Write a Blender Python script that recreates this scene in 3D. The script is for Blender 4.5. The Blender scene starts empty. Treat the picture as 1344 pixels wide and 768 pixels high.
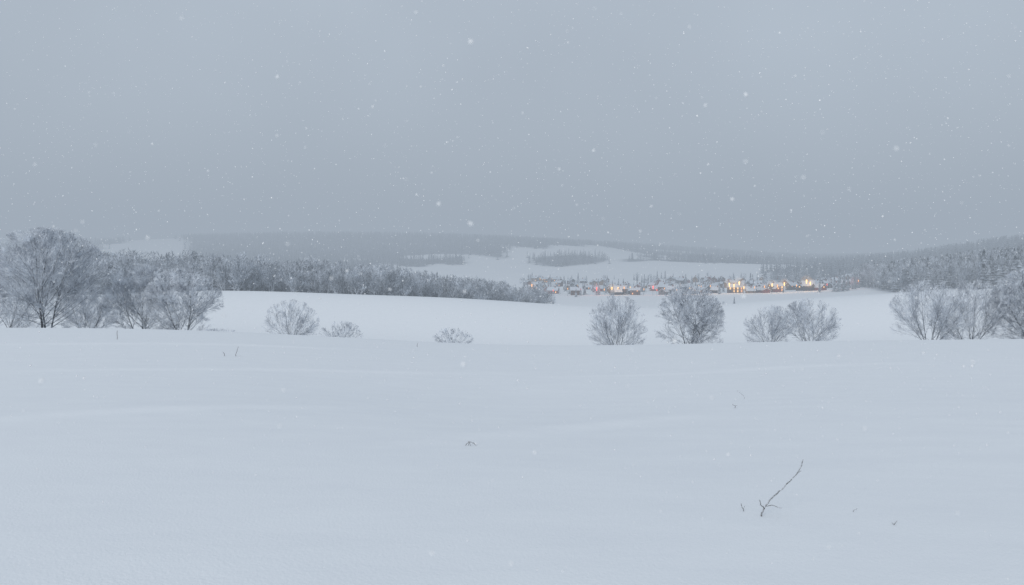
import bpy, math, random, bmesh
import numpy as np
from mathutils import Vector
random.seed(7); rng=np.random.default_rng(7)
S=bpy.context.scene
S.view_settings.view_transform='Standard'; S.view_settings.look='None'; S.view_settings.exposure=0
COL=S.collection
F=1045.0; HZ=340.0; EYE=1.7
BETA=0.0008

# ------------------------------------------------------------ helpers
def link(o,parent=None):
    COL.objects.link(o)
    if parent is not None: o.parent=parent
    return o
def mesh_np(name,V,T,mats,smooth=False,attr=None,midx=None):
    V=np.asarray(V,dtype=np.float32); T=np.asarray(T,dtype=np.int32)
    me=bpy.data.meshes.new(name); k=T.shape[1]
    me.vertices.add(len(V)); me.vertices.foreach_set('co',V.ravel())
    me.loops.add(T.size); me.loops.foreach_set('vertex_index',T.ravel())
    me.polygons.add(len(T)); me.polygons.foreach_set('loop_start',np.arange(0,T.size,k,dtype=np.int32))
    me.polygons.foreach_set('loop_total',np.full(len(T),k,dtype=np.int32))
    me.polygons.foreach_set('use_smooth',np.full(len(T),smooth))
    for m in (mats if isinstance(mats,(list,tuple)) else [mats]): me.materials.append(m)
    if attr is not None:
        for an,av in attr.items():
            a=me.attributes.new(an,'FLOAT','POINT'); a.data.foreach_set('value',np.asarray(av,dtype=np.float32))
    me.update(calc_edges=True)
    return me
def tubes(P0,P1,R0,R1,n=3):
    P0=np.asarray(P0,float);P1=np.asarray(P1,float);R0=np.asarray(R0,float);R1=np.asarray(R1,float)
    D=P1-P0; D/=np.linalg.norm(D,axis=1,keepdims=True)+1e-9
    ref=np.where(np.abs(D[:,2:3])>0.9,np.array([[1.,0,0]]),np.array([[0,0,1.]]))
    A=np.cross(D,ref); A/=np.linalg.norm(A,axis=1,keepdims=True)+1e-9
    B=np.cross(D,A); m=len(P0); V=np.zeros((m,2*n,3))
    for i in range(n):
        a=2*math.pi*i/n; o=A*math.cos(a)+B*math.sin(a)
        V[:,i]=P0+o*R0[:,None]; V[:,n+i]=P1+o*R1[:,None]
    Q=[]
    for i in range(n):
        j=(i+1)%n; Q.append([i,n+i,n+j]);Q.append([i,n+j,j])
    Q=np.array(Q); T=(Q[None]+(np.arange(m)*2*n)[:,None,None]).reshape(-1,3)
    return V.reshape(-1,3),T
def newmat(name):
    m=bpy.data.materials.new(name); m.use_nodes=True
    nt=m.node_tree; b=nt.nodes['Principled BSDF']; b.inputs['Roughness'].default_value=0.9
    b.inputs['Specular IOR Level'].default_value=0.15
    return m,nt,b
def plain(name,c,rough=0.85,var=0.25,scale=3.0):
    m,nt,b=newmat(name); N=nt.nodes;L=nt.links
    tc=N.new('ShaderNodeTexCoord'); no=N.new('ShaderNodeTexNoise'); no.inputs['Scale'].default_value=scale
    no.inputs['Detail'].default_value=5
    L.new(tc.outputs['Object'],no.inputs['Vector'])
    r=N.new('ShaderNodeValToRGB'); r.color_ramp.elements[0].position=0.3; r.color_ramp.elements[1].position=0.7
    r.color_ramp.elements[0].color=tuple(x*(1-var) for x in c)+(1,); r.color_ramp.elements[1].color=tuple(min(1,x*(1+var)) for x in c)+(1,)
    L.new(no.outputs['Fac'],r.inputs['Fac']); L.new(r.outputs['Color'],b.inputs['Base Color']); b.inputs['Roughness'].default_value=rough
    return m
def emis(name,c,s):
    m,nt,b=newmat(name); b.inputs['Base Color'].default_value=(0.3,0.25,0.2,1)
    b.inputs['Emission Color'].default_value=c+(1,); b.inputs['Emission Strength'].default_value=s
    return m
def frosty(name,dark,frost,lo,hi,scale,upw=0.35):
    """dark wood/needles with frost and snow on the upper sides and in patches"""
    m,nt,b=newmat(name); N=nt.nodes;L=nt.links
    g=N.new('ShaderNodeNewGeometry'); sx=N.new('ShaderNodeSeparateXYZ'); L.new(g.outputs['Normal'],sx.inputs[0])
    no=N.new('ShaderNodeTexNoise'); no.inputs['Scale'].default_value=scale; no.inputs['Detail'].default_value=4
    L.new(g.outputs['Position'],no.inputs['Vector'])
    ab=N.new('ShaderNodeMath'); ab.operation='MULTIPLY_ADD'; ab.inputs[1].default_value=upw
    L.new(sx.outputs['Z'],ab.inputs[0]); L.new(no.outputs['Fac'],ab.inputs[2])
    r=N.new('ShaderNodeMapRange'); r.inputs['From Min'].default_value=lo; r.inputs['From Max'].default_value=hi
    L.new(ab.outputs[0],r.inputs['Value'])
    mx=N.new('ShaderNodeMix'); mx.data_type='RGBA'; mx.inputs['A'].default_value=dark+(1,); mx.inputs['B'].default_value=frost+(1,)
    L.new(r.outputs['Result'],mx.inputs['Factor']); L.new(mx.outputs['Result'],b.inputs['Base Color'])
    return m

M_bark=frosty('frosted_bark',(0.045,0.05,0.06),(0.55,0.61,0.70),0.47,1.05,2.5,0.4)
M_twig=frosty('frosted_twigs',(0.19,0.21,0.25),(0.89,0.94,1.0),0.26,0.70,1.0,0.3)
M_spruce=frosty('snowy_spruce',(0.045,0.06,0.075),(0.70,0.76,0.84),0.38,0.92,0.4,0.35)
M_spruce_dark=frosty('dark_spruce',(0.025,0.035,0.045),(0.66,0.72,0.80),0.45,1.0,0.4,0.35)
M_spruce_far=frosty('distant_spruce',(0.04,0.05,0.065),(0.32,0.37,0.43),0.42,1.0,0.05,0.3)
M_broad=frosty('frosted_wood',(0.10,0.12,0.145),(0.80,0.86,0.94),0.26,0.80,0.2,0.3)
M_roofsnow=plain('roof_snow',(0.56,0.61,0.67),0.9,0.12,1.0)

# ------------------------------------------------------------ terrain
crest=([-600,0,150,300,450,600,700,850,1000,1150,1344,2000],[431,430,431,435,443,451,454,453,449,447,445,443])
c2=([-600,0,130,280,400,560,720,800,870,950,1060,1180,1344,2000],[396,391,387,382,384,391,402,406,406,402,394,385,376,360])
P450=([-600,0,280,560,720,950,1060,1180,1344,2000],[392,392,388,400,403,402,396,388,376,350])
P650=([-600,0,280,560,720,950,1100,1200,1344,2000],[372,375,378,391,393,391,386,378,360,330])
P850=([-600,0,400,600,720,1000,1100,1200,1344,2000],[360,365,372,379,382,380,376,364,345,315])
P1150=([-600,0,400,600,720,900,1030,1150,1250,1344,2000],[350,355,362,364,365,364,363,357,343,330,300])
P1500=([-600,0,300,500,600,720,850,1000,1060,1150,1250,1344,2000],[340,342,345,350,350,348,345,346,350,346,332,316,290])
P2000=([-600,0,130,250,400,550,640,720,780,850,1000,1100,1344,2000],[330,332,328,328,330,331,325,322,325,336,345,347,330,300])
P2600=([-600,0,130,250,400,550,640,750,850,1000,1060,1344,2000],[330,324,318,312,309,310,313,320,325,335,340,330,320])
US=np.linspace(-1.6,1.6,321); PXS=672+US*F
def line(c):
    v=np.interp(PXS,c[0],c[1]); k=np.exp(-0.5*(np.arange(-12,13)/4.0)**2);k/=k.sum()
    return np.convolve(np.pad(v,12,mode='edge'),k,'valid')
def z_at(Y,py): return EYE-Y*(py-HZ)/F
C=line(crest);C2=line(c2)
zc=z_at(70,C)
knY=[-400,0,20,45,70,80,100,140,195,255,330,450,650,850,1150,1500,2000,2600,3400,5200]
knZ=[np.zeros_like(zc),np.zeros_like(zc),zc*20/70*0.95,zc*45/70*0.965,zc,z_at(80,C+2.5),z_at(100,C+17),z_at(140,C+26),z_at(195,C+4),
     z_at(255,C2),z_at(330,C2+4),z_at(450,line(P450)),z_at(650,line(P650)),z_at(850,line(P850)),z_at(1150,line(P1150)),
     z_at(1500,line(P1500)),z_at(2000,line(P2000)),z_at(2600,line(P2600)),z_at(3400,line(P2600)+14),z_at(5200,345+0*zc)]
knY=np.array(knY,float); knZ=np.array(knZ)
def pchip(x,y,xq):
    h=np.diff(x)[:,None]; d=np.diff(y,axis=0)/h; m=np.zeros_like(y)
    for i in range(1,len(x)-1):
        w1=2*h[i]+h[i-1]; w2=h[i]+2*h[i-1]
        ok=(d[i-1]*d[i])>0
        den=np.where(ok,w1/np.where(ok,d[i-1],1)+w2/np.where(ok,d[i],1),1)
        m[i]=np.where(ok,(w1+w2)/den,0)
    m[0]=d[0];m[-1]=d[-1]
    k=np.clip(np.searchsorted(x,xq,side='right')-1,0,len(x)-2)
    hh=(x[k+1]-x[k])[:,None]; t=((xq-x[k])[:,None])/hh
    return (2*t**3-3*t**2+1)*y[k]+(t**3-2*t**2+t)*hh*m[k]+(-2*t**3+3*t**2)*y[k+1]+(t**3-t**2)*hh*m[k+1]
def warp(Y): return np.sign(Y)*np.log1p(np.abs(Y)/10.0)
WY=np.linspace(warp(np.array(-399.)),warp(np.array(5199.)),1400); NW=len(WY)
YG=np.sign(WY)*10*(np.exp(np.abs(WY))-1)
TAB=pchip(knY,knZ,YG)
def height(x,y):
    x=np.asarray(x,float);y=np.asarray(y,float)
    u=x/np.maximum(y,12.0); u=np.clip(u,-1.59,1.59)
    fi=(u-US[0])/(US[1]-US[0]); i=np.clip(fi.astype(int),0,319); a=fi-i
    fj=(warp(y)-WY[0])/(WY[1]-WY[0]); fj=np.clip(fj,0,NW-1.01); j=fj.astype(int); b=fj-j
    z=(TAB[j,i]*(1-a)+TAB[j,i+1]*a)*(1-b)+(TAB[j+1,i]*(1-a)+TAB[j+1,i+1]*a)*b
    near=np.exp(-np.maximum(y,0)/45.0)
    z=z+near*(0.03*np.sin(x*0.22+y*0.30+np.sin(x*0.21)*1.3))
    def ridge(x0,y0,x1,y1,w,amp):
        t=(x-x0)/(x1-x0); yl=y0+(y1-y0)*t+0.25*np.sin(x*0.8)
        s=np.clip(1-np.abs(t-0.5)*2,0,1)**0.5
        d=(y-yl)/w
        return amp*s*np.where(d>0,np.exp(-d*d*0.15),np.exp(-d*d*4))
    z=z+ridge(-9,9.0,-2.0,14.5,0.5,0.045)+ridge(-1.5,9.4,3.5,13.5,0.5,0.05)+ridge(-14,20,1,27,0.8,0.05)+ridge(1,24,16,31,0.8,0.05)+ridge(-26,33,-4,42,1.2,.08)
    z=z+np.clip((y-110)/200,0,1)*(0.25*np.sin(x*0.06+y*0.03)+0.2*np.sin(x*0.023-y*0.05+2))
    return z
def hz(x,y): return float(height(np.array([x]),np.array([y]))[0])
def bx(px,Y): return (px-672)/F*Y

# woodland areas in terrain bearings and distance
def wood(x,y):
    px=672+x/np.maximum(y,1)*F
    n=22*np.sin(px*0.031+y*0.004)+12*np.sin(px*0.083+y*0.011)
    w=np.zeros_like(px,bool)
    w|=(px>255+n*0.5)&(px<655+n*1.5)&(y>1640+n*6)&(y<2700)
    w|=(px>=600)&(px<1500)&(y>2110+n*6)&(y<2750)
    w|=(px<130+n)&(y>1300)&(y<2500)
    w|=(px>250)&(px<500+n)&(y>1250+n*3)&(y<1700)
    w|=(px>820+n)&(px<1100)&(y>1560+n*2)&(y<1900+n*2)
    for cx,cy,rx,ry in ((560,1800,40,80),(905,1760,70,60),(1010,2200,60,110),(870,2330,50,80)):
        w&=~(((px-cx)/rx)**2+((y-cy)/ry)**2<1+n*0.012)
    f0=np.interp(px,[-600,100,500,640,735],[300,300,345,390,440]); f1=np.interp(px,[-600,100,500,640,735],[520,520,520,530,470])
    w|=(y>f0+n*0.2)&(y<f1+n)&(px<728+n*0.3)
    w|=(px>1085+n*0.6)&(y>np.interp(px,[1040,1100,1180,1344,2000],[1020,900,540,430,400])+n*0.5)&(y<820)
    w|=(px>1075+n*0.6)&(y>1080)&(y<1620)
    w|=(px>1020+n*0.5)&(px<1120)&(y>1000+n)&(y<1300)
    w|=(((px-748)/46)**2+((y-1600)/150)**2<1+n*0.012)
    return w

ys=np.concatenate([np.linspace(-60,0,20)[:-1],np.linspace(0,40,320)[:-1],np.linspace(40,130,170)[:-1],np.linspace(130,520,140)[:-1],np.linspace(520,3000,190)[:-1],np.linspace(3000,5000,20)])
us=np.linspace(-1.5,1.5,480)
UU,YY=np.meshgrid(us,ys); XX=UU*(np.maximum(YY,0)+22)
ZZ=height(XX,YY)
V=np.stack([XX,YY,ZZ],-1).reshape(-1,3); nx=len(us);ny=len(ys)
I=np.arange(nx*ny).reshape(ny,nx)
Q=np.stack([I[:-1,:-1],I[:-1,1:],I[1:,1:],I[1:,:-1]],-1).reshape(-1,4)
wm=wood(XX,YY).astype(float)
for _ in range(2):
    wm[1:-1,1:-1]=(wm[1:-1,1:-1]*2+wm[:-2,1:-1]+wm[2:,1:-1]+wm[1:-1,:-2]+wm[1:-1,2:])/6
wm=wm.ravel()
m,nt,b=newmat('snow'); N=nt.nodes;L=nt.links
at=N.new('ShaderNodeAttribute'); at.attribute_name='wood'
g=N.new('ShaderNodeNewGeometry')
mp=N.new('ShaderNodeMapping'); mp.inputs['Scale'].default_value=(0.5,1.0,1.0); mp.inputs['Rotation'].default_value=(0,0,0.35)
L.new(g.outputs['Position'],mp.inputs['Vector'])
n1=N.new('ShaderNodeTexNoise'); n1.inputs['Scale'].default_value=1.6; n1.inputs['Detail'].default_value=6; n1.inputs['Roughness'].default_value=0.55
n2=N.new('ShaderNodeTexNoise'); n2.inputs['Scale'].default_value=45; n2.inputs['Detail'].default_value=3
L.new(mp.outputs[0],n1.inputs['Vector']); L.new(g.outputs['Position'],n2.inputs['Vector'])
b1=N.new('ShaderNodeBump'); b1.inputs['Strength'].default_value=0.4; b1.inputs['Distance'].default_value=0.03
b2=N.new('ShaderNodeBump'); b2.inputs['Strength'].default_value=0.5; b2.inputs['Distance'].default_value=0.009
L.new(n1.outputs['Fac'],b1.inputs['Height']); L.new(n2.outputs['Fac'],b2.inputs['Height']); L.new(b1.outputs[0],b2.inputs['Normal']); L.new(b2.outputs[0],b.inputs['Normal'])
cr=N.new('ShaderNodeValToRGB'); cr.color_ramp.elements[0].position=0.3;cr.color_ramp.elements[1].position=0.72
cr.color_ramp.elements[0].color=(0.83,0.855,0.885,1);cr.color_ramp.elements[1].color=(0.86,0.885,0.91,1)
L.new(n1.outputs['Fac'],cr.inputs['Fac'])
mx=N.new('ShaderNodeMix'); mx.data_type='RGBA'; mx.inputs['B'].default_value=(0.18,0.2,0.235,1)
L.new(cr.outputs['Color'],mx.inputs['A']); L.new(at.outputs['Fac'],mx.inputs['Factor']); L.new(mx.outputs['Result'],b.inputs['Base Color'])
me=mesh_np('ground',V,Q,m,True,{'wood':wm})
ground=link(bpy.data.objects.new('ground',me)); ground['kind']='structure'; ground['label']='rolling snow covered fields and wooded hills'; ground['category']='ground'

# ------------------------------------------------------------ misty air / sky
x0,x1,y0,y1,zl,zh=-5200,5200,-4500,5600,-400,235
V=[(x,y,z) for z in (zl,zh) for y in (y0,y1) for x in (x0,x1)]
T=[(0,2,3,1),(4,5,7,6),(0,1,5,4),(2,6,7,3),(0,4,6,2),(1,3,7,5)]
def haze(name,col,s,dens):
    m=bpy.data.materials.new(name); m.use_nodes=True; nt=m.node_tree; nt.nodes.clear()
    out=nt.nodes.new('ShaderNodeOutputMaterial'); va=nt.nodes.new('ShaderNodeVolumeAbsorption'); ve=nt.nodes.new('ShaderNodeEmission'); ad=nt.nodes.new('ShaderNodeAddShader')
    va.inputs['Color'].default_value=(0,0,0,1); va.inputs['Density'].default_value=dens
    ve.inputs['Color'].default_value=col+(1,); ve.inputs['Strength'].default_value=s
    nt.links.new(va.outputs[0],ad.inputs[0]);nt.links.new(ve.outputs[0],ad.inputs[1]);nt.links.new(ad.outputs[0],out.inputs['Volume'])
    return m
m=haze('snowy_haze',(0.354,0.412,0.485),BETA,BETA)
sky=link(bpy.data.objects.new('sky',mesh_np('sky',V,T,m))); sky['kind']='structure'; sky['label']='grey overcast sky thick with snowy haze'; sky['category']='sky'

w=bpy.data.worlds.new("World"); S.world=w; w.use_nodes=True; nt=w.node_tree; N=nt.nodes;L=nt.links
bg=N['Background']; st=N.new('ShaderNodeTexSky'); st.sky_type='NISHITA'; st.sun_disc=False
st.sun_elevation=math.radians(25); st.sun_rotation=math.radians(202); st.dust_density=3
hs=N.new('ShaderNodeHueSaturation'); hs.inputs['Saturation'].default_value=0.5; L.new(st.outputs[0],hs.inputs['Color'])
tc=N.new('ShaderNodeTexCoord'); cn=N.new('ShaderNodeTexNoise'); cn.inputs['Scale'].default_value=2.2; cn.inputs['Detail'].default_value=4
L.new(tc.outputs['Generated'],cn.inputs['Vector'])
cc=N.new('ShaderNodeValToRGB'); cc.color_ramp.elements[0].position=.3; cc.color_ramp.elements[1].position=.7
cc.color_ramp.elements[0].color=(.80,.80,.81,1); cc.color_ramp.elements[1].color=(1,1,1,1)
L.new(cn.outputs['Fac'],cc.inputs['Fac'])
mu=N.new('ShaderNodeMix'); mu.data_type='RGBA'; mu.blend_type='MULTIPLY'; mu.inputs['Factor'].default_value=1; mu.inputs['B'].default_value=(5.95,6.8,7.75,1)
L.new(cc.outputs['Color'],mu.inputs['A'])
mx=N.new('ShaderNodeMix'); mx.data_type='RGBA'; mx.inputs['Factor'].default_value=0.8
L.new(hs.outputs[0],mx.inputs['A']); L.new(mu.outputs['Result'],mx.inputs['B']); L.new(mx.outputs['Result'],bg.inputs['Color']); bg.inputs['Strength'].default_value=0.1
sd=bpy.data.lights.new('sun','SUN'); sd.energy=2.2; sd.angle=math.radians(30); sd.color=(1,0.985,0.97)
so=link(bpy.data.objects.new('sun',sd)); so.rotation_euler=(math.radians(65),0,math.radians(-22))

# ------------------------------------------------------------ tree generator
def gen_tree(seed,H,W,stems=1,low=0.15,nl=26,ns=8,ntw=6,nn=2,tr=0.013,cz=0.5,lift=0.5,asym=0.12,skirt=1.35,spread=1.0,elow=2,fan=0.35,tight=1.0):
    R=random.Random(seed); cen=Vector((0,0,H*cz)); AU=Vector((W/2,W/2,H*(1-cz))); AL=Vector((W/2,W/2,H*cz*skirt))
    bumps=[(Vector((R.uniform(-1,1),R.uniform(-1,1),R.uniform(-.6,1))).normalized(),R.uniform(-asym,asym)*1.6) for _ in range(9)]
    def env1(p,d,ax):
        a=Vector((d.x/ax.x,d.y/ax.y,d.z/ax.z)); o=p-cen; o=Vector((o.x/ax.x,o.y/ax.y,o.z/ax.z))
        A=a.dot(a);B=2*o.dot(a);Cc=o.dot(o)-1; D=B*B-4*A*Cc
        if D<=0: return 0.0
        t=(-B+math.sqrt(D))/(2*A)
        if t<=0: return 0.0
        e=(o+a*t).normalized(); f=1+sum(am*max(0,e.dot(v))**4 for v,am in bumps)
        return t*f
    def env(p,d):
        t=env1(p,d,AU)
        if p.z+d.z*t<cen.z: t=env1(p,d,AL)
        if d.z<-0.02: t=min(t,max(0,(p.z-0.15)/-d.z))
        return t
    segs={0:[],1:[]}
    def rot(d,ang):
        r=Vector((R.gauss(0,1),R.gauss(0,1),R.gauss(0,1))); r=(r-d*r.dot(d)).normalized()
        return (d*math.cos(ang)+r*math.sin(ang)).normalized()
    def grow(p,d,Ln,r,n,up,wob,key,rend=0.35):
        pts=[(p.copy(),d.copy(),r)]
        for i in range(n):
            q=p+d*(Ln/n); r2=r*rend**(1/n)
            segs[key].append((tuple(p),tuple(q),r,r2)); p=q;r=r2
            d=(d+Vector((R.gauss(0,wob),R.gauss(0,wob),R.gauss(0,wob)+up))).normalized()
            pts.append((p.copy(),d.copy(),r))
        return pts
    def along(pts,t):
        f=t*(len(pts)-1); i=min(int(f),len(pts)-2); a=f-i
        return pts[i][0].lerp(pts[i+1][0],a),pts[i][1],pts[i][2]*(1-a)+pts[i+1][2]*a
    limbs=[]
    for s in range(stems):
        if stems==1:
            p=Vector((0,0,-0.4)); d=Vector((R.gauss(0,.04),R.gauss(0,.04),1)).normalized(); Ln=H*0.93
        else:
            az=6.283*(s+R.random()*.7)/stems; sp=R.uniform(0.05,1.0)*spread
            p=Vector((math.cos(az)*R.uniform(.05,.35)*W*.2,math.sin(az)*R.uniform(.05,.35)*W*.2,-0.3))
            d=Vector((math.cos(az)*sp,math.sin(az)*sp,1)).normalized(); Ln=max(0.5,env(p,d)*R.uniform(.85,.98))
        r=H*0.018/(stems**0.5)*R.uniform(.85,1.15)
        st_=grow(p,d,Ln,r,8,0.01,0.05,0,0.2)
        limbs.append((st_,Ln,0.1))
        for i in range(max(3,nl//stems)):
            t=low+(0.96-low)*R.random()**1.2
            q,dd,rr=along(st_,t); 
            az=R.uniform(0,6.283); el=math.radians(R.uniform(elow,40)+34*t)
            ld=Vector((math.cos(az)*math.cos(el),math.sin(az)*math.cos(el),math.sin(el)))
            if stems>1:
                out=q-Vector((0,0,H*.05)); ld=(ld+(dd*.35+out.normalized()*.6)*fan*1.6).normalized()
            Ll=env(q,ld)*R.uniform(.82,1.0)
            if Ll<0.25: continue
            Ll=min(Ll,H*0.75)
            lb=grow(q,ld,Ll,rr*R.uniform(.3,.5),5,0.05*lift,0.06,0,0.3); limbs.append((lb,Ll,0.1))
    for lb,Ll,t0 in limbs:
        for j in range(max(3,int(ns*min(1.6,Ll/(H*0.3))))):
            t=t0+(1-t0)*R.random()**0.75
            q,dd,rr=along(lb,min(t,.999)); sdv=rot(dd,math.radians(R.uniform(20,55)*tight)); sdv=(sdv+Vector((0,0,.10*lift))).normalized()
            sl=min(env(q,sdv)*R.uniform(.85,1.0),H*R.uniform(.08,.2))
            if sl<0.1: continue
            sb=grow(q,sdv,sl,max(tr*1.15,rr*.4),3,0.02,0.07,1,0.5)
            for k in range(ntw):
                q2,d2,r2=along(sb,R.uniform(.1,1)*.999); td=rot(d2,math.radians(R.uniform(15,52)*tight))
                tl=H*R.uniform(.028,.08); 
                tl=min(tl,max(env(q2,td)*1.03,0.06))
                q3=q2+td*tl; segs[1].append((tuple(q2),tuple(q3),tr,tr*.5))
                for k2 in range(nn):
                    q4=q2.lerp(q3,R.uniform(.3,1)); e=rot(td,math.radians(R.uniform(20,55)))
                    segs[1].append((tuple(q4),tuple(q4+e*tl*R.uniform(.35,.7)),tr*.75,tr*.4))
    def pack(s,n):
        a=np.array([q[0] for q in s]);b_=np.array([q[1] for q in s]);return tubes(a,b_,np.array([q[2] for q in s]),np.array([q[3] for q in s]),n)
    return pack(segs[0],5),pack(segs[1],3)

def add_tree(nm,px,Y,meshes,s=1.0,rz=0,label='',cat='tree',group=None,sink=0.0,sz=None):
    x=bx(px,Y); e=bpy.data.objects.new(nm,None); link(e); e.empty_display_size=0.5
    e.location=(x,Y,hz(x,Y)-sink); e.rotation_euler=(0,0,rz); e.scale=(s,s,sz or s)
    e['label']=label; e['category']=cat
    if group: e['group']=group
    for pn,mm in zip(('trunk','crown'),meshes):
        o=bpy.data.objects.new(pn,mm); link(o,e)
    return e
def tmesh(seed,**k):
    a,b_=gen_tree(seed,**k)
    return mesh_np('trunk',a[0],a[1],M_bark,True),mesh_np('crown',b_[0],b_[1],M_twig)
GR='frost covered trees along the field edge'
def Hm(pxh,Y): return pxh*Y/F
Y=86
big=tmesh(11,H=Hm(138,Y),W=Hm(160,Y),stems=3,nl=110,ns=11,ntw=7,nn=2,tr=0.0115,low=.08,spread=.35,skirt=1.4,elow=-14,asym=.08,fan=.2,tight=.85)
add_tree('frosted_tree',58,Y,big,label='tall bare tree with frost white crown and dark trunk',group=GR)
bl=tmesh(12,H=Hm(98,92),W=Hm(104,92),stems=3,nl=95,ns=10,ntw=6,tr=0.0108,low=.05,spread=.45,skirt=1.5,elow=-10,asym=.06,fan=.3,tight=.85)
add_tree('frosted_tree',188,92,bl,label='frosted bare tree in a dense group at the field edge',group=GR,rz=1)
b2=tmesh(13,H=Hm(92,90),W=Hm(100,90),stems=4,nl=95,ns=10,ntw=6,tr=0.0108,low=.05,spread=.6,skirt=1.5,elow=-10,asym=.06,fan=.35,tight=.85)
add_tree('frosted_tree',240,90,b2,label='frosted bare tree in a dense group at the field edge',group=GR,rz=2)
add_tree('frosted_tree',2,98,b2,s=1.45,rz=4,label='frosted bare tree beside a taller tree',group=GR)
add_tree('frosted_tree',112,100,b2,s=.85,rz=5,label='frosted bare tree beside a taller tree',group=GR)
sh=tmesh(14,H=Hm(52,88),W=Hm(74,88),stems=15,nl=120,ns=7,ntw=4,nn=1,tr=0.0078,cz=.34,low=.02,asym=.02,spread=1.6,elow=-4,fan=.75,tight=.75)
add_tree('shrub',381,86,sh,label='rounded frosted shrub with many bare stems',cat='shrub',group=GR)
s2=tmesh(15,H=Hm(26,86),W=Hm(60,86),stems=16,nl=100,ns=6,ntw=4,nn=1,tr=0.0082,cz=.22,low=.02,spread=2.6,elow=-5,asym=.03,fan=.7,tight=.8)
add_tree('shrub',447,84,s2,label='low frosted shrub poking from the snow',cat='shrub',group=GR)
add_tree('shrub',593,84,s2,s=.97,rz=2,label='small lone frosted shrub on the snowfield',cat='shrub',group=GR)
add_tree('shrub',284,86,s2,s=.9,rz=3,sz=.4,label='low frosted shrub below bare trees',cat='shrub',group=GR)
t1=tmesh(21,H=Hm(71,86),W=Hm(80,86),stems=11,nl=150,ns=8,ntw=5,nn=1,tr=0.0085,cz=.40,low=.03,asym=.02,spread=1.2,elow=-8,fan=.65,tight=.75)
add_tree('frosted_tree',810,85,t1,label='round crowned frosted tree with fanning bare stems',group=GR)
t2=tmesh(22,H=Hm(85,86),W=Hm(94,86),stems=3,nl=125,ns=9,ntw=6,nn=2,tr=0.0098,cz=.38,low=.03,spread=.45,skirt=1.8,elow=-16,asym=.03,fan=.2,tight=.85)
add_tree('frosted_tree',905,86,t2,label='dense frosted tree with broad white crown',group=GR)
t3=tmesh(23,H=Hm(62,86),W=Hm(80,86),stems=10,nl=125,ns=8,ntw=5,nn=1,tr=0.0085,cz=.38,low=.03,spread=1.2,asym=.03,elow=-8,fan=.6,tight=.75)
add_tree('frosted_tree',1012,85,t3,s=.88,rz=.5,label='bushy frosted tree beside a slightly taller one',group=GR)
add_tree('frosted_tree',1064,86,t3,s=1.03,rz=2.5,label='bushy frosted tree with bare stems',group=GR)
t4=tmesh(24,H=Hm(86,86),W=Hm(104,86),stems=11,nl=140,ns=8,ntw=5,nn=1,tr=0.0085,cz=.40,low=.03,spread=1.1,asym=.04,elow=-8,fan=.6,tight=.75)
add_tree('frosted_tree',1222,84,t4,s=.97,rz=1.2,label='wide bare tree with many dark fanning stems',group=GR)
add_tree('frosted_tree',1276,86,t4,s=1.0,rz=3.9,label='wide bare tree with many dark fanning stems',group=GR)
add_tree('frosted_tree',1358,84,t2,s=1.15,rz=3,label='frosted tree with dense white crown',group=GR)

# ------------------------------------------------------------ woods
def spruce(seed,H=1.0,R0=0.17,layers=13,per=7):
    R=random.Random(seed); V=[];T=[]
    def tri(a,b,c): 
        i=len(V); V.extend([a,b,c]); T.append((i,i+1,i+2))
    for l in range(layers):
        z=0.06+0.9*(l/layers)**0.95; r=R0*(1-z)**0.8*R.uniform(.8,1.15)+0.008
        for k in range(per):
            a=6.283*(k+R.random()*.8)/per; rr=r*R.uniform(.7,1.2); wdt=3.6*r/per
            c,s=math.cos(a),math.sin(a); top=(0,0,z+0.075); tip=(c*rr,s*rr,z-0.02-R.random()*.02)
            m1=(c*rr*.55-s*wdt,s*rr*.55+c*wdt,z-.015); m2=(c*rr*.55+s*wdt,s*rr*.55-c*wdt,z-.015)
            tri(top,m1,tip); tri(top,tip,m2)
    tri((-.01,0,0),(.01,0,0),(0,0,.98)); tri((0,-.01,0),(0,.01,0),(0,0,1.0))
    return np.array(V,float),np.array(T)
def broad(seed,n=1):
    a,b_=gen_tree(seed,H=12,W=7.5,stems=2,nl=18,ns=5,ntw=3,nn=0,tr=0.05,cz=.5,spread=.4)
    V=np.concatenate([b_[0]]); T=b_[1]
    V2,T2=a; V=np.concatenate([V,V2]);T=np.concatenate([T,T2+len(b_[0])])
    return V/12.0,T
SP=[spruce(i,R0=.17) for i in range(6)]; SPF=[spruce(20+i,layers=6,per=5,R0=0.2) for i in range(5)]; BR=[broad(40+i) for i in range(5)]
def woodpts(region,spacing):
    xa,xb,ya,yb=region
    n=int((xb-xa)*(yb-ya)/spacing**2)
    x=rng.uniform(xa,xb,n);y=rng.uniform(ya,yb,n)
    px=672+x/y*F; j=rng.normal(0,1,n); amp=np.where(y>600,1,.3)
    k=wood(x+j*6*(y/1000)*amp,y+rng.normal(0,14,n)*(y/1000)*amp); k&=(px>-160)&(px<1520)
    return x[k],y[k]
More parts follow.
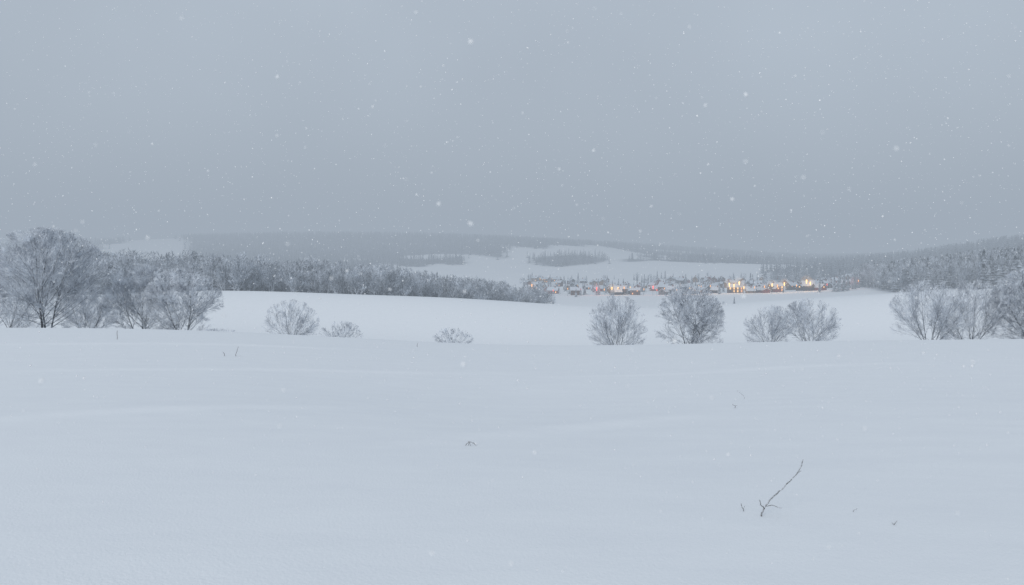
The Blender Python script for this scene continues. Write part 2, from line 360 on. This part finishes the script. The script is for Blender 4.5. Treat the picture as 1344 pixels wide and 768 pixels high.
def build_forest(x,y,frb,h0,h1,far,ms,label,taper=False):
    Vs=[[],[]];Ts=[[],[]];off=[0,0]; z=height(x,y); px=672+x/y*F
    fr=np.interp(px,[-600,100,500,640,735],[300,300,345,390,440])
    for i in range(len(x)):
        h=random.uniform(h0,h1); br=random.random()<frb
        if taper:
            h*=float(np.interp(px[i],[130,260,400,560,640,735],[1.10,1.06,1.0,.93,.84,.55]))
            if y[i]<fr[i]+22: br=True; h*=random.uniform(.7,.95)
            if not br: h*=.93
        if far: v,t=random.choice(SPF); k=0
        elif br: v,t=random.choice(BR); h*=0.95;k=1
        else: v,t=random.choice(SP); k=0
        a=random.uniform(0,6.283); c,s=math.cos(a)*h,math.sin(a)*h; wv=random.uniform(.85,1.2)
        vv=np.empty_like(v); vv[:,0]=(v[:,0]*c-v[:,1]*s)*wv+x[i]; vv[:,1]=(v[:,0]*s+v[:,1]*c)*wv+y[i]; vv[:,2]=v[:,2]*h+z[i]-.4
        Vs[k].append(vv);Ts[k].append(t+off[k]);off[k]+=len(v)
    V=[];T=[];mi=[];o=0
    for k in (0,1):
        if Vs[k]:
            v=np.concatenate(Vs[k]);t=np.concatenate(Ts[k]); V.append(v);T.append(t+o);o+=len(v);mi.append(np.full(len(t),k,dtype=np.int32))
    me=mesh_np('forest',np.concatenate(V),np.concatenate(T),ms); me.polygons.foreach_set('material_index',np.concatenate(mi))
    o=link(bpy.data.objects.new('forest',me)); o['kind']='stuff'; o['label']=label; o['category']='forest'
    print('forest',len(x),'trees',len(me.polygons)); return o
x,y=woodpts((-420,40,290,470),4.9)
build_forest(x,y,0.78,16.5,20.5,False,[M_spruce,M_broad],'frosted mixed forest belt behind the snowfield',True)
x,y=woodpts((150,900,420,1000),9)
build_forest(x,y,0.4,17,26,False,[M_spruce_dark,M_broad],'snow dusted spruce forest on a hillside')
x,y=woodpts((300,1400,1000,1640),12)
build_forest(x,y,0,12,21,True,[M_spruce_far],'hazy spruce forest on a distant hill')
x,y=woodpts((-2000,1900,1240,2760),14)
k=~((x/y*F+672>1100)&(y<1650)); x=x[k];y=y[k]
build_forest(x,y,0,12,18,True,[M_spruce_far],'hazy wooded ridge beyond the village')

# ------------------------------------------------------------ village
wcol=['red','brown','grey','ochre','pale','dark']
wallm=[plain('wall_'+n,c) for n,c in zip(wcol,((0.18,0.05,0.04),(0.12,0.07,0.055),(0.16,0.16,0.165),(0.22,0.15,0.10),(0.28,0.26,0.25),(0.06,0.05,0.05)))]
M_brick=plain('chimney_brick',(0.2,0.1,0.08))
M_dark=plain('dark_glass',(0.03,0.035,0.04),0.3)
M_lit=[emis('lit_window_orange',(1,0.38,0.09),1.2),emis('lit_window_yellow',(1,0.55,0.16),1.5)]
M_lamp=[emis('lamp_glow_orange',(1,0.42,0.09),1.7),emis('lamp_glow_yellow',(1,0.62,0.18),2.2),emis('lamp_glow_red',(1,0.05,0.04),1.7)]
M_glow=[haze('added_halo_orange',(1,.42,.14),.010,.001),haze('added_halo_yellow',(1,.55,.2),.018,.001),haze('added_halo_red',(1,.14,.12),.010,.001)]  # emissive volumes added to stand in for lamplight scattered around each lamp head
def boxv(x0,x1,y0,y1,z0,z1):
    V=[(x,y,z) for z in (z0,z1) for y in (y0,y1) for x in (x0,x1)]
    return V,[(0,2,3,1),(4,5,7,6),(0,1,5,4),(2,6,7,3),(0,4,6,2),(1,3,7,5)]
def pymesh(nm,V,Fc,mat):
    me=bpy.data.meshes.new(nm); me.from_pydata(V,[],Fc); me.materials.append(mat); me.update(); return me
def house(px,Y,w,d,h,rh,rz,mi,lit,big=False):
    x=bx(px,Y); e=link(bpy.data.objects.new('house',None)); e.location=(x,Y,hz(x,Y)-.2); e.rotation_euler=(0,0,rz)
    e['label']=f"{wcol[mi]} house with snow covered gable roof"+(" and glowing windows" if lit else ""); e['category']='house'; e['group']='houses of the village'
    a,c=w/2,d/2
    V=[(-a,-c,-2),(a,-c,-2),(a,c,-2),(-a,c,-2),(-a,-c,h),(a,-c,h),(a,c,h),(-a,c,h),(-a,0,h+rh),(a,0,h+rh)]
    Fc=[(0,1,5,4),(1,2,6,9,5),(2,3,7,6),(3,0,4,8,7),(4,5,9,8),(7,8,9,6)]
    link(bpy.data.objects.new('wall',pymesh('wall',V,Fc,wallm[mi])),e)
    o=.6; sl=rh/c; t=.35; zz=h-o*sl
    V=[]
    for X in (-a-o,a+o):
        V+= [(X,-c-o,zz+.02),(X,0,h+rh+.02),(X,c+o,zz+.02),(X,c+o,zz+t),(X,0,h+rh+t),(X,-c-o,zz+t)]
    Fc=[(0,1,4,5),(1,2,3,4),(6,11,10,7),(7,10,9,8),(0,6,7,1),(1,7,8,2),(5,4,10,11),(4,3,9,10),(0,5,11,6),(2,8,9,3)]
    link(bpy.data.objects.new('roof',pymesh('roof',V,Fc,M_roofsnow)),e)
    cx=random.uniform(-a*.6,a*.6); V,Fc=boxv(cx-.4,cx+.4,-.9,-.1,h+rh*.4,h+rh+1.3)
    link(bpy.data.objects.new('chimney',pymesh('chimney',V,Fc,M_brick)),e)
    n=max(2,int(w/3)); fl=1 if h<4.5 else 2
    for f in range(fl):
        for i in range(n):
            wx=-a+w*(i+.5)/n; z0=1.0+f*2.7; ww=.5 if not big else .7; zz2=z0+(1.3 if not big else 2.0)
            V,Fc=boxv(wx-ww,wx+ww,-c-.06,-c+.05,z0,min(zz2,h-.2))
            L_=random.random()<lit
            link(bpy.data.objects.new('window',pymesh('window',V,Fc,random.choice(M_lit) if L_ else M_dark)),e)
    V,Fc=boxv(-a-.06,-a+.05,-.6,.6,h-.4,h+.9)
    link(bpy.data.objects.new('window',pymesh('window',V,Fc,M_lit[1] if random.random()<lit else M_dark)),e)
    return e
R=random.Random(5)
for i in range(125):
    Yh=R.choice([R.uniform(738,800),R.uniform(800,880),R.uniform(880,960),R.uniform(960,1080)])
    px=688+(1130-688)*((i+R.random())/125)
    if R.random()<.2: px=R.uniform(800,1000)
    mi=R.choice([0,0,1,1,2,3,5,5])
    house(px,Yh,R.uniform(6.5,11),R.uniform(5.5,7.5),R.choice([2.8,3.2,3.6,5.0]),R.uniform(1.8,3.0),R.uniform(-.7,.7)+(math.pi/2 if R.random()<.55 else 0),mi,R.choice([0,.1,.2,.5]))
for px,Yh,w_,rz in ((812,750,16,.1),(965,762,14,-.1),(1018,755,12,.15),(1060,765,11,-.1)):
    house(px,Yh,w_,8,6.0,2.6,rz,1,.6,True)
def ico(name,r,mat):
    bm=bmesh.new(); bmesh.ops.create_icosphere(bm,subdivisions=3,radius=r); me=bpy.data.meshes.new(name); bm.to_mesh(me); bm.free(); me.materials.append(mat); return me
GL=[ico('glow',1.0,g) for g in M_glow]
def lamp(px,Y,mi,h=7,r=.55,glow=0):
    x=bx(px,Y); e=link(bpy.data.objects.new('street_lamp',None)); e.location=(x,Y,hz(x,Y))
    e['label']=('orange','yellow','red')[mi]+' glowing street lamp on a tall pole in the village'; e['category']='street lamp'; e['group']='street lamps in the village'
    V,T=tubes([(0,0,-.5),(0,0,h-.2)],[(0,0,h-.2),(0,-.9,h+.1)],[.12,.08],[.09,.06],6)
    link(bpy.data.objects.new('pole',mesh_np('pole',V,T,M_dark)),e)
    V,T=tubes([(0,-1,h-1.7*r*2),(0,-1,h-.1)],[(0,-1,h-.1),(0,-1,h+.45*r)],[r*.45,r],[r*.8,r*.3],8)
    link(bpy.data.objects.new('lamp_head',mesh_np('lamp_head',V,T,M_lamp[mi],True)),e)
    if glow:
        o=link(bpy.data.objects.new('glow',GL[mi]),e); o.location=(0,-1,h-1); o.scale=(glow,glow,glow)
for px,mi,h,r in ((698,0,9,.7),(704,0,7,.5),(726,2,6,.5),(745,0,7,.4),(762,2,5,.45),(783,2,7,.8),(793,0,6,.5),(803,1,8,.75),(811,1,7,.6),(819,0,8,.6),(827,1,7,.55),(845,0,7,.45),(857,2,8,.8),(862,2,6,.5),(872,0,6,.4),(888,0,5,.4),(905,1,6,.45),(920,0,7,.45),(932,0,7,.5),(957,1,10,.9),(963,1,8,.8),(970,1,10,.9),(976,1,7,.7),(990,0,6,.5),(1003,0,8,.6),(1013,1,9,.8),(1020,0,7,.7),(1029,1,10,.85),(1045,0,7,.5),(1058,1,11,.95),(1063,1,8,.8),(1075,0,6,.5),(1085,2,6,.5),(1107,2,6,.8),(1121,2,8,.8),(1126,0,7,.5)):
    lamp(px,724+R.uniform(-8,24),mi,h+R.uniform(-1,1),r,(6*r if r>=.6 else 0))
for px in (783,812,858,905,932,965,1018,1060,1107):
    ld=bpy.data.lights.new('village_light','POINT'); ld.energy=3000 if px not in (783,858,1107) else 1400; ld.color=(1,.55,.25) if px not in (783,858,1107) else (1,.25,.15); ld.shadow_soft_size=1
    Yh=730; lo=link(bpy.data.objects.new('village_light',ld)); x=bx(px,Yh); lo.location=(x,Yh-2,hz(x,Yh)+11)
vs=[mesh_np('crown',SP[i][0],SP[i][1],M_spruce_dark) for i in range(3)]; vb=[mesh_np('crown',BR[i][0],BR[i][1],M_broad) for i in range(3)]
R=random.Random(9)
lst=[(1102,690,21,0),(1108,694,19,0),(1095,700,15,0),(1113,700,14,0),(1122,715,15,0),(964,420,5.5,0),(950,430,3.2,1),(1076,700,12,0),(900,900,17,0),(908,905,15,0),(885,900,12,1),(742,830,13,0),(731,800,11,1),(985,930,17,0),(994,925,15,0),(1003,940,18,0),(756,700,9,0)]
for i in range(270): lst.append((R.uniform(685,1140),R.uniform(718,1120),R.uniform(5,13),R.choice([0,0,1])))
for px,Yh,h,k in lst:
    x=bx(px,Yh); o=bpy.data.objects.new('spruce_tree' if k==0 else 'bare_tree',R.choice(vs if k==0 else vb)); link(o)
    o.location=(x,Yh,hz(x,Yh)-.3); o.scale=(h*1.1,h*1.1,h); o.rotation_euler=(0,0,R.uniform(0,6))
    o['label']='snow dusted dark spruce between village houses' if k==0 else 'frosted bare tree between village houses'; o['category']='tree'; o['group']='trees in and around the village'

# ------------------------------------------------------------ dry stems in the foreground
M_stem=frosty('frosty_stem',(0.08,0.075,0.07),(0.7,0.73,0.78),0.45,0.82,60,0.25)
def stem(nm,px,py,paths,label,unit,cat='twig'):
    tan=math.tan(math.atan((py-384)/F)+math.atan((384-HZ)/F)); u=(px-672)/F
    Yg=5.0
    for _ in range(60):
        Yg=(EYE-hz(u*Yg,Yg))/tan*.5+Yg*.5
    x=u*Yg*1.03; P0=[];P1=[];R0=[];R1=[]
    sc=Yg/F
    for pts,r0,r1 in paths:
        n=len(pts)-1; fine=[]
        for i in range(n):
            for k in range(4):
                t=k/4; a=pts[i];b_=pts[i+1]; fine.append([a[j]*(1-t)+b_[j]*t for j in range(3)])
        fine.append(list(pts[-1])); m_=len(fine)-1
        for i in range(1,m_): fine[i]=[fine[i][j]+random.gauss(0,.4) for j in range(3)]
        for i in range(m_):
            P0.append([c*sc for c in fine[i]]);P1.append([c*sc for c in fine[i+1]])
            ra=r0+(r1-r0)*i/m_; rb=r0+(r1-r0)*(i+1)/m_; R0.append(ra*.95);R1.append(rb*.95)
    V,T=tubes(P0,P1,R0,R1,7)
    o=link(bpy.data.objects.new(nm,mesh_np(nm,V,T,M_stem,True))); o.location=(x,Yg,hz(x,Yg)-.005)
    o['label']=label;o['category']=cat
stem('bare_twig',994,678,[([(-2,0,-6),(1,2,5),(6,5,13),(14,8,22),(27,12,31),(41,17,42),(53,20,53),(60,21,63),(62,22,72)],.006,.0028),
   ([(4,3,11),(-1,0,17),(-4,-2,24)],.0040,.0022),([(6,4,14),(14,-3,17),(24,-8,15)],.0034,.002),([(53,20,53),(59,20,57)],.002,.0015)],
   'frosted forked twig sticking out of the snow',1)
stem('bare_twig',971,671,[([(0,0,-3),(-1,0,4),(-4,0,11)],.003,.002),([(-1,0,4),(1,0,8)],.002,.0015)],'short dry twig tip poking from the snow',1)
stem('bare_twig',1165,689,[([(-2,0,-3),(0,0,2),(4,0,7)],.003,.002),([(0,0,2),(-3,0,4)],.002,.0015)],'short dry twig tip poking from the snow',1)
stem('bare_twig',1113,672,[([(-3,0,-2),(0,0,3),(4,0,6)],.002,.0015)],'thin pale stem just above the snow',1)
stem('grass_tuft',618,585,[([(-7,0,-1),(-4,0,4),(0,0,6),(5,0,4),(9,0,-1)],.0035,.0025),([(0,0,6),(1,0,1),(3,0,-2)],.003,.002),([(-2,2,-2),(-1,2,5),(-6,2,2)],.003,.002),([(3,0,4),(8,-1,3)],.003,.002)],'small arched tuft of dry grass in snow',1,'grass')
stem('bare_twig',958,536,[([(0,0,-3),(0,0,3),(-3,0,6)],.005,.003),([(0,0,3),(3,0,4)],.004,.003)],'short dry stem in the snowfield',1)
stem('bare_twig',968,524,[([(3,0,-3),(1,0,4),(-8,0,12)],.003,.002)],'thin leaning dry stem in the snowfield',1)
stem('bare_twig',318,468,[([(0,0,-3),(1,0,4),(4,0,13)],.012,.007)],'thin leaning dry stem in the snowfield',1)
stem('bare_twig',304,468,[([(0,0,-3),(0,0,3),(-2,0,6)],.010,.007)],'short dry stem in the snowfield',1)
stem('bare_twig',167,446,[([(0,0,-3),(0,0,6),(1,0,12)],.016,.012)],'upright dry stem at the field edge',1)
stem('bare_twig',551,456,[([(0,0,-3),(0,0,3),(1,0,6)],.014,.01)],'short dry stem in the snowfield',1)

# ------------------------------------------------------------ falling snow
m,nt,b=newmat('snowflake'); b.inputs['Base Color'].default_value=(.96,.97,.98,1)
tp=nt.nodes.new('ShaderNodeBsdfTransparent'); ms=nt.nodes.new('ShaderNodeMixShader'); ms.inputs[0].default_value=.2
out=nt.nodes['Material Output']; nt.links.new(b.outputs[0],ms.inputs[1]);nt.links.new(tp.outputs[0],ms.inputs[2]);nt.links.new(ms.outputs[0],out.inputs['Surface'])
n=21000
Yf=1.2+58*rng.random(n)**1.25
x=rng.uniform(-1,1,n)*(0.75*Yf+1.5); z=rng.uniform(0,1,n)
gz=height(x,Yf); z=gz+.05+z*(0.48*Yf+3-gz)
r=rng.uniform(.005,.011,n)*rng.choice([.7,1,1,1.4,1.8],n,p=[.3,.3,.25,.12,.03])*np.clip((Yf/12),0.38,1.5)
base=np.array([(1,0,0),(-1,0,0),(0,1,0),(0,-1,0),(0,0,1),(0,0,-1)],float)
ft=np.array([(0,2,4),(2,1,4),(1,3,4),(3,0,4),(2,0,5),(1,2,5),(3,1,5),(0,3,5)])
V=base[None]*rng.uniform(.6,1.3,(n,6,1))*r[:,None,None]
a=rng.uniform(0,6.28,n);c,s=np.cos(a)[:,None],np.sin(a)[:,None]
V=np.stack([V[...,0]*c-V[...,1]*s,V[...,0]*s*.8+V[...,1]*c*.8+V[...,2]*.3,V[...,2]+V[...,0]*.3],-1)
V+=np.stack([x,Yf,z],-1)[:,None,:]
T=(ft[None]+(np.arange(n)*6)[:,None,None]).reshape(-1,3)
o=link(bpy.data.objects.new('falling_snow',mesh_np('falling_snow',V.reshape(-1,3),T,m,True))); o['kind']='stuff'; o['label']='white snowflakes drifting down through the air'; o['category']='snow'

# ------------------------------------------------------------ camera
cd=bpy.data.cameras.new('camera'); cd.lens=28; cd.sensor_width=36; cd.clip_start=.05; cd.clip_end=20000
cd.dof.use_dof=True; cd.dof.focus_distance=30; cd.dof.aperture_fstop=3.5
co=link(bpy.data.objects.new('camera',cd)); co.location=(0,0,EYE); co.rotation_euler=(math.radians(90)-math.atan((384-HZ)/F),0,0)
S.camera=co
